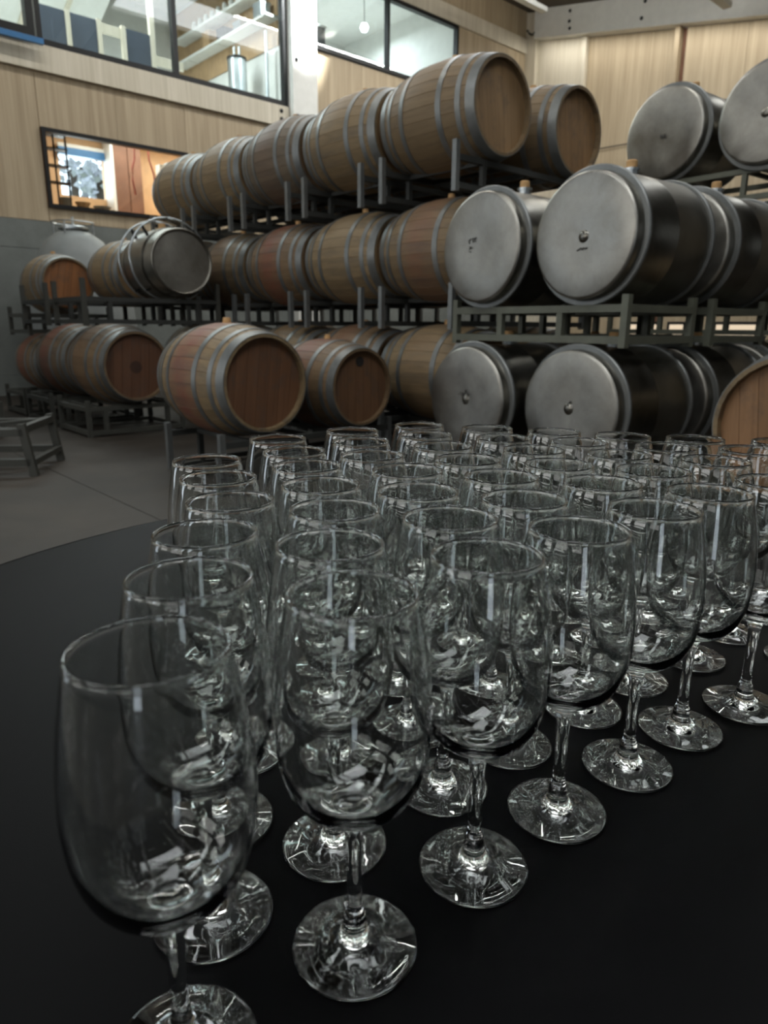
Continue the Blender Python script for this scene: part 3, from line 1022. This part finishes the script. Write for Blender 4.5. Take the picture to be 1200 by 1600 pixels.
# ------------------------------------------------------------------ stainless drums
AXD = math.radians(52)
AX = Vector((math.sin(AXD), math.cos(AXD), 0))
ROT_DRUM = math.atan2(AX.y, AX.x)
DR = .36
DRUM_FACE = MB().lathe([(0, .010), (.06, .008), (.20, .004), (DR - .02, 0), (DR - .006, .004), (DR, .014)], 64, 'X').mesh('face_plate', 'drum_face', True, 60)
DRUM_SKIRT = MB().lathe([(DR, .014), (DR + .002, .06), (DR + .012, .075)], 64, 'X').mesh('skirt', 'drum_steel', True, 60)
DRUM_FLANGE = MB().lathe([(DR + .005, .066), (DR + .034, .066), (DR + .040, .072), (DR + .040, .088), (DR + .034, .094), (DR + .005, .094)], 64, 'X').mesh('flange', 'galv', True, 40)
DRUM_FLANGE2 = MB().lathe([(DR + .005, .766), (DR + .030, .766), (DR + .036, .772), (DR + .036, .788), (DR + .030, .794), (DR + .005, .794)], 64, 'X').mesh('flange', 'galv', True, 40)
DRUM_BODY = MB().lathe([(DR + .018, .09), (DR + .018, .40), (DR + .0195, .402), (DR + .0195, .412), (DR + .018, .414), (DR + .018, .77)], 64, 'X').mesh('shell', 'drum_steel', True, 50)
DRUM_BACK = MB().lathe([(DR + .012, .78), (DR, .80), (DR, .85), (DR - .01, .862), (0, .862)], 64, 'X').mesh('back_plate', 'drum_steel', True, 40)
DRUM_BOSS = MB().lathe([(0, -.003), (.018, -.002), (.030, .003), (.038, .010)], 24, 'X').mesh('boss', 'drum_steel', True, 60)
NECK = MB().lathe([(.045, -.03), (.045, .03), (.052, .03), (.052, .045), (.036, .045)], 18).mesh('neck', 'steel_plain', True, 40)
CORK = MB().lathe([(.034, .03), (.034, .085), (.028, .092), (0, .092)], 16).mesh('cork', 'bung', True, 40)


def drum(face, label, marks=(), boss=True, group='stainless drums', scale=.9):
    t = thing('steel_drum', label, 'drum', face, ROT_DRUM, group, scale)
    for nm, me in (('face_plate', DRUM_FACE), ('skirt', DRUM_SKIRT), ('flange', DRUM_FLANGE), ('shell', DRUM_BODY), ('flange', DRUM_FLANGE2), ('back_plate', DRUM_BACK)):
        link(nm, me, t)
    if boss: link('boss', DRUM_BOSS, t)
    nk = link('neck', NECK, t, (.43, 0, DR + .018))
    link('cork', CORK, nk)
    if marks:
        mb = MB()
        for (y0, z0, y1, z1) in marks:
            mb.bar((.001, -y0 * .75, z0 * .75), (.001, -y1 * .75, z1 * .75), .004, .005)
        build('chalk_mark', mb, 'chalk', t)
    return t


# strokes (to the right, up) on the face plates
M_TT = [(-.14, .075, -.11, .085), (-.14, .075, -.13, .045), (-.10, .085, -.045, .09), (-.085, .085, -.085, .05), (-.06, .088, -.06, .055), (-.13, .02, -.10, .0), (-.13, -.005, -.10, .015), (-.135, -.02, -.11, -.03)]
M_LINE = [(-.05, -.105, -.01, -.085), (-.01, -.085, .0, -.10), (.0, -.10, .015, -.085), (.015, -.085, .03, -.098), (.03, -.098, .045, -.085)]
M_N2 = [(-.03, -.05, -.03, -.01), (-.03, -.01, -.005, -.05), (-.005, -.05, -.005, -.01), (.01, -.018, .03, -.012), (.03, -.012, .012, -.045), (.012, -.045, .035, -.045)]
M_HASH = [(-.07, .06, .06, .05), (-.05, .03, .02, .07), (-.03, -.02, .01, .09), (.02, -.03, .04, .06), (-.09, .04, -.02, .05)]
dm1 = Vector((.576, 4.545, 1.5125)); dm2 = Vector((1.053, 3.96, 1.5125))
drum(dm1, 'middle tier steel drum with small dark letters, left of the largest drum', M_TT, boss=False)
drum(dm2, 'largest steel drum face, middle tier, with a domed centre boss', M_LINE)
dl1 = Vector((.510, 4.465, .5945)); dl2 = Vector((1.035, 3.942, .5945))
drum(dl1, 'low steel drum with a smudged centre, left of the low pair', M_HASH)
drum(dl2, 'low steel drum with a small boss below its centre mark, right of the low pair', [(.0, .03, .02, .07), (-.01, .04, .03, .06), (.0, .0, .0, .03)])
dt1 = Vector((2.38, 6.60, 2.66)); dt2 = Vector((2.89, 5.90, 2.64))
drum(dt1, 'top steel drum lettered low on its face, against the plywood wall', M_N2, boss=False, scale=1.0)
drum(dt2, 'top steel drum cut by the right edge of the picture', [(.09, .0, .12, .01), (.12, .01, .10, -.03), (.10, -.03, .13, -.03), (.15, .01, .15, -.03), (.10, -.06, .14, -.06)], scale=1.0)
for base, lb in ((dm2, 'steel drum behind the largest drum, middle tier'), (dm1, 'steel drum in the shade behind the lettered middle drum'), (dl2, 'low steel drum in line behind the low right one'), (dl1, 'low steel drum in line behind the low left one')):
    p = base + AX * .93
    drum(p, lb, boss=False)
ringed_barrel((dt2.x + AX.x * .40, dt2.y + AX.y * .40, 1.565), ROT_DRUM + math.pi, 'ringed steel barrel at the right edge below the top drums', R=.36)
SIDE = Vector((-AX.y, AX.x, 0))


def drum_rack(c1, c2, z0, label, H=.225, depth=.65, tall=.05, off=.40, W=1.28):
    m = (Vector(c1) + Vector(c2)) / 2 + AX * off
    rack((m.x, m.y, z0), ROT_DRUM, W, depth, H, label, 'rack_olive', tall, (-.17, .19))


drum_rack(dm1, dm2, .937, 'olive steel rack between the two tiers of drums')
drum_rack(dl1, dl2, .0, 'olive steel floor rack under the low drums', .24)
drum_rack(dm1 + AX * .88, dm2 + AX * .88, .937, 'olive steel rack under the rear middle drums')
drum_rack(dl1 + AX * .88, dl2 + AX * .88, .0, 'olive steel floor rack under the rear low drums', .24)
drum_rack(dt1, dt2, 2.02, 'olive steel rack under the top drums', .26, .72, .06, .45, 1.7)
drum_rack(dt1, dt2, .97, 'olive steel rack under the ringed barrel at the right', .24, .72, .06, .45, 1.7)
pr_ = Vector(dt1); drum((dt1.x, dt1.y, 1.565), 'shaded steel drum under the lettered top drum', boss=False, scale=1.0)
for d_, wd in ((dt1, 'left'), (dt2, 'right')):
    drum((d_.x, d_.y, .56), '%s one of the steel drums on the back right floor rack' % wd, boss=False, group='back right floor drums', scale=1.0)
drum_rack(dt1, dt2, .0, 'olive steel floor rack at the back right', .18, .72, .06, .45, 1.7)

# wooden barrel low at the right edge
n50 = -Vector((math.sin(math.radians(50)), math.cos(math.radians(50)), 0))
rb_rot = math.atan2(n50.y, n50.x)
rbp = from_head((1.83, 3.17, .60), 1.0, n50)
barrel(rbp, 'oak barrel cut by the right edge behind the wine glasses', rot=rb_rot, oak=3, head=(176, 132, 92))
rack((rbp[0], rbp[1], 0), rb_rot, 1.0, .76, .23, 'steel rack under the oak barrel at the right edge', 'rack_paint', .05)

# ------------------------------------------------------------------ grey egg-shaped tank by the wall
eg = thing('egg_tank', 'pale grey egg shaped tank with a railed lid by the concrete wall', 'tank', (-4.40, 10.45, 0))
pe = [(0, .22), (.30, .24), (.55, .40), (.70, .70), (.745, 1.0), (.72, 1.3), (.64, 1.62), (.52, 1.95), (.38, 2.18), (.22, 2.29), (.16, 2.30), (.16, 2.33), (0, 2.33)]
build('shell', MB().lathe(pe, 48), 'egg_coat', eg, True, 60)
build('lid', MB().lathe([(.20, 2.33), (.20, 2.36), (.14, 2.38), (0, 2.39)], 24), 'steel_plain', eg, True, 50)
build('valve', MB().tube([(0, 0, 2.38), (0, 0, 2.50)], .02, 8), 'steel_plain', eg)
for a in (0, 1.57, 3.14, 4.71):
    build('rail_post', MB().tube([(.28 * math.cos(a), .28 * math.sin(a), 2.26), (.28 * math.cos(a), .28 * math.sin(a), 2.42)], .012, 6), 'steel_plain', eg)
build('rail', MB().tube([(.28 * math.cos(k * math.pi / 10), .28 * math.sin(k * math.pi / 10), 2.42) for k in range(21)], .010, 6), 'steel_plain', eg)
for a in (.6, 2.2, 3.9, 5.5):
    build('leg', MB().bar((.5 * math.cos(a), .5 * math.sin(a), 0), (.5 * math.cos(a), .5 * math.sin(a), .42), .08), 'rack_paint', eg)

# ------------------------------------------------------------------ empty racks and barrels at the left edge
rk = thing('low_stand', 'empty low steel stand with splayed end legs at the left edge', 'stand', (-2.80, 4.95, 0), math.radians(8))
for x, lean in ((.30, -.05),):
    for y in (-.18, .42):
        build('leg', MB().bar((x, y, 0), (x + lean, y, .37), .05, .05), 'rack_paint', rk)
    build('top_rail', MB().bar((x - .045, -.18, .33), (x - .045, .42, .33), .05, .05), 'rack_paint', rk)
    build('end_brace', MB().bar((x, -.18, .10), (x, .42, .10), .04, .04), 'rack_paint', rk)
for y in (-.18, .42):
    build('side_rail', MB().bar((-.9, y, .31), (.26, y, .31), .05, .05), 'rack_paint', rk)
    build('low_rail', MB().bar((-.9, y, .10), (.29, y, .10), .05, .05), 'rack_paint', rk)
    build('leg', MB().bar((-.9, y, 0), (-.9, y, .37), .05, .05), 'rack_paint', rk)
build('cradle', MB().bar((.22, -.18, .33), (-.25, .12, .31), .04, .02).bar((.22, .42, .33), (-.25, .12, .31), .04, .02), 'rack_paint', rk)
for k, (z, lb) in enumerate(((.66, 'dark barrel end at the left edge, lower of two'), (1.60, 'dark barrel end at the left edge, upper of two'))):
    barrel((-4.16, 6.62, z), lb, oak=2, head=(90, 60, 44), simple=True)
    rack((-4.16, 6.62, 0 if k == 0 else z - .62), ROT_BARREL, .74, .7, .28 if k == 0 else .24, 'steel rack under the %s barrel at the left edge' % ('lower' if k == 0 else 'upper'), 'rack_paint', .05)

# ------------------------------------------------------------------ table
TC = Vector((.17, .657, 0)); TR = .80
tb = MB()
n = 160
rows = [(0, 0), (.3, 0), (.6, 0), (TR - .02, 0), (TR - .006, -.002), (TR, -.010)]
ringi = []
for r, dz in rows:
    if r == 0: ringi.append([len(tb.v)]); tb.v.append((0, 0, TABLE_Z)); continue
    g = []
    for k in range(n):
        a = 2 * math.pi * k / n
        g.append(len(tb.v)); tb.v.append((r * math.cos(a), r * math.sin(a), TABLE_Z + dz))
    ringi.append(g)
for j in range(1, 9):
    g = []
    for k in range(n):
        a = 2 * math.pi * k / n
        amp = .05 * (j / 8) ** 1.2
        r = TR + .004 + .02 * j / 8 + amp * math.sin(a * 17 + .6 * math.sin(a * 3)) 
        g.append(len(tb.v)); tb.v.append((r * math.cos(a), r * math.sin(a), (TABLE_Z - .012) * (1 - j / 8) + .004))
    ringi.append(g)
for a_, b_ in zip(ringi, ringi[1:]):
    for k in range(n):
        k2 = (k + 1) % n
        if len(a_) == 1: tb.f.append((a_[0], b_[k], b_[k2]))
        else: tb.f.append((a_[k], b_[k], b_[k2], a_[k2]))
tbo = build('tablecloth', tb, 'cloth', None, True, None, (TC.x, TC.y, 0))
tag(tbo, 'plain black cloth over the round table under the wine glasses', 'tablecloth')

# ------------------------------------------------------------------ wine glasses
def catmull(pts, sub):
    out = []
    P = [pts[0]] + pts + [pts[-1]]
    for i in range(1, len(P) - 2):
        p0, p1, p2, p3 = P[i - 1:i + 3]
        for s in range(sub):
            t = s / sub
            out.append(tuple(.5 * (2 * b + (c - a) * t + (2 * a - 5 * b + 4 * c - d) * t * t + (3 * b - a - 3 * c + d) * t ** 3) for a, b, c, d in zip(p0, p1, p2, p3)))
    out.append(pts[-1])
    return out


foot_under = [(0, .0020), (.012, .0018), (.026, .0010), (.0335, .0004)]
foot_edge = [(.0335, .0004), (.0347, .0008), (.0350, .0014), (.0346, .0021)]
foot_top = [(.0346, .0021), (.028, .0028), (.020, .0040), (.0135, .0062), (.0092, .0098), (.0072, .0140), (.0066, .0180)]
stem_p = [(.0066, .0180), (.0062, .0215), (.0050, .0240), (.0043, .0300), (.0041, .0450), (.0043, .0600), (.0050, .0740), (.0064, .0820), (.0100, .0878)]
bowl_out = [(.0100, .0878), (.0190, .0916), (.0280, .0988), (.0347, .1094), (.0388, .1236), (.0403, .1380), (.0405, .1490), (.0397, .1645), (.0373, .1840), (.0340, .2030), (.0324, .2095), (.0325, .2118)]
bowl_rim = [(.0325, .2118), (.0322, .2128), (.0315, .2132), (.0308, .2128), (.0305, .2118)]
bowl_in = [(.0305, .2118), (.0310, .2095), (.0327, .2030), (.0360, .1840), (.0384, .1645), (.0392, .1490), (.0389, .1384), (.0373, .1247), (.0330, .1116), (.0262, .1022), (.0174, .0964), (.0084, .0943), (0, .0940)]
prof_f = catmull(foot_under, 2)[:-1] + catmull(foot_edge, 2)[:-1] + catmull(foot_top, 4)
prof_s = catmull(stem_p, 3)
prof_b = catmull(bowl_out, 4)[:-1] + catmull(bowl_rim, 2)[:-1] + catmull(bowl_in, 4)
full = prof_f[:-1] + prof_s[:-1] + prof_b


def pnormal(i):
    r0, z0 = full[max(0, i - 1)]; r1, z1 = full[min(len(full) - 1, i + 1)]
    nx, nz = (z1 - z0), -(r1 - r0)
    if i == 0: nx, nz = 0, -1
    if i == len(full) - 1: nx, nz = 0, 1
    l = math.hypot(nx, nz)
    return nx / l, nz / l


def glass_mesh(name, i0, i1, n=72):
    pr = full[i0:i1 + 1]
    mb = MB().lathe([(max(0, r), z) for r, z in pr], n)
    me = mb.mesh(name, 'glass', True)
    nr = []
    for k, (r, z) in enumerate(pr):
        a, c = pnormal(i0 + k)
        if r < 1e-6: nr.append((0, 0, c)); continue
        for q in range(n):
            th = 2 * math.pi * q / n
            nr.append((a * math.cos(th), a * math.sin(th), c))
    me.normals_split_custom_set_from_vertices(nr)
    return me


nf, ns_ = len(prof_f) - 1, len(prof_s) - 1
FOOT = glass_mesh('foot', 0, nf)
STEM = glass_mesh('stem', nf, nf + ns_, 40)
STEM = glass_mesh('stem', nf, nf + ns_)
BOWL = glass_mesh('bowl', nf + ns_, len(full) - 1)
LINES = [
    [(-0.094, 0.254), (-0.1, 0.336), (-0.112, 0.416), (-0.114, 0.498), (-0.142, 0.58), (-0.171, 0.657)],
    [(-0.015, 0.315), (-0.032, 0.394), (-0.035, 0.476), (-0.052, 0.555), (-0.072, 0.634), (-0.094, 0.713), (-0.123, 0.794)],
    [(0.059, 0.375), (0.045, 0.455), (0.027, 0.535), (0.021, 0.616), (-0.012, 0.691), (-0.027, 0.779), (-0.04, 0.859)],
    [(0.126, 0.429), (0.106, 0.51), (0.102, 0.592), (0.082, 0.671), (0.064, 0.75), (0.049, 0.831), (0.046, 0.912)],
    [(0.195, 0.483), (0.183, 0.568), (0.166, 0.648), (0.159, 0.729), (0.14, 0.808), (0.132, 0.889)],
    [(0.259, 0.536), (0.246, 0.622), (0.241, 0.703), (0.221, 0.782), (0.212, 0.863)],
    [(0.334, 0.576), (0.326, 0.672), (0.309, 0.752), (0.287, 0.831)],
    [(0.443, 0.671), (0.394, 0.736), (0.367, 0.813)],
    [(0.457, 0.789)]]
NTH = ['front', 'second', 'third', 'fourth', 'fifth', 'sixth', 'seventh', 'eighth', 'ninth']
for i, ln in enumerate(LINES):
    for j, (x, y) in enumerate(ln):
        if i == 8: lb = 'clear stemmed wine glass standing alone in the last file at the right edge'
        else: lb = 'clear stemmed wine glass, %s in the %s file of glasses from the left' % (NTH[j] if j else 'frontmost', ('first', 'second', 'third', 'fourth', 'fifth', 'sixth', 'seventh', 'eighth')[i])
        g = thing('wine_glass', lb, 'wine glass', (x, y, TABLE_Z + .0008), random.uniform(0, 6.28), 'wine glasses on the black table')
        link('bowl', BOWL, g); link('stem', STEM, g); link('foot', FOOT, g)
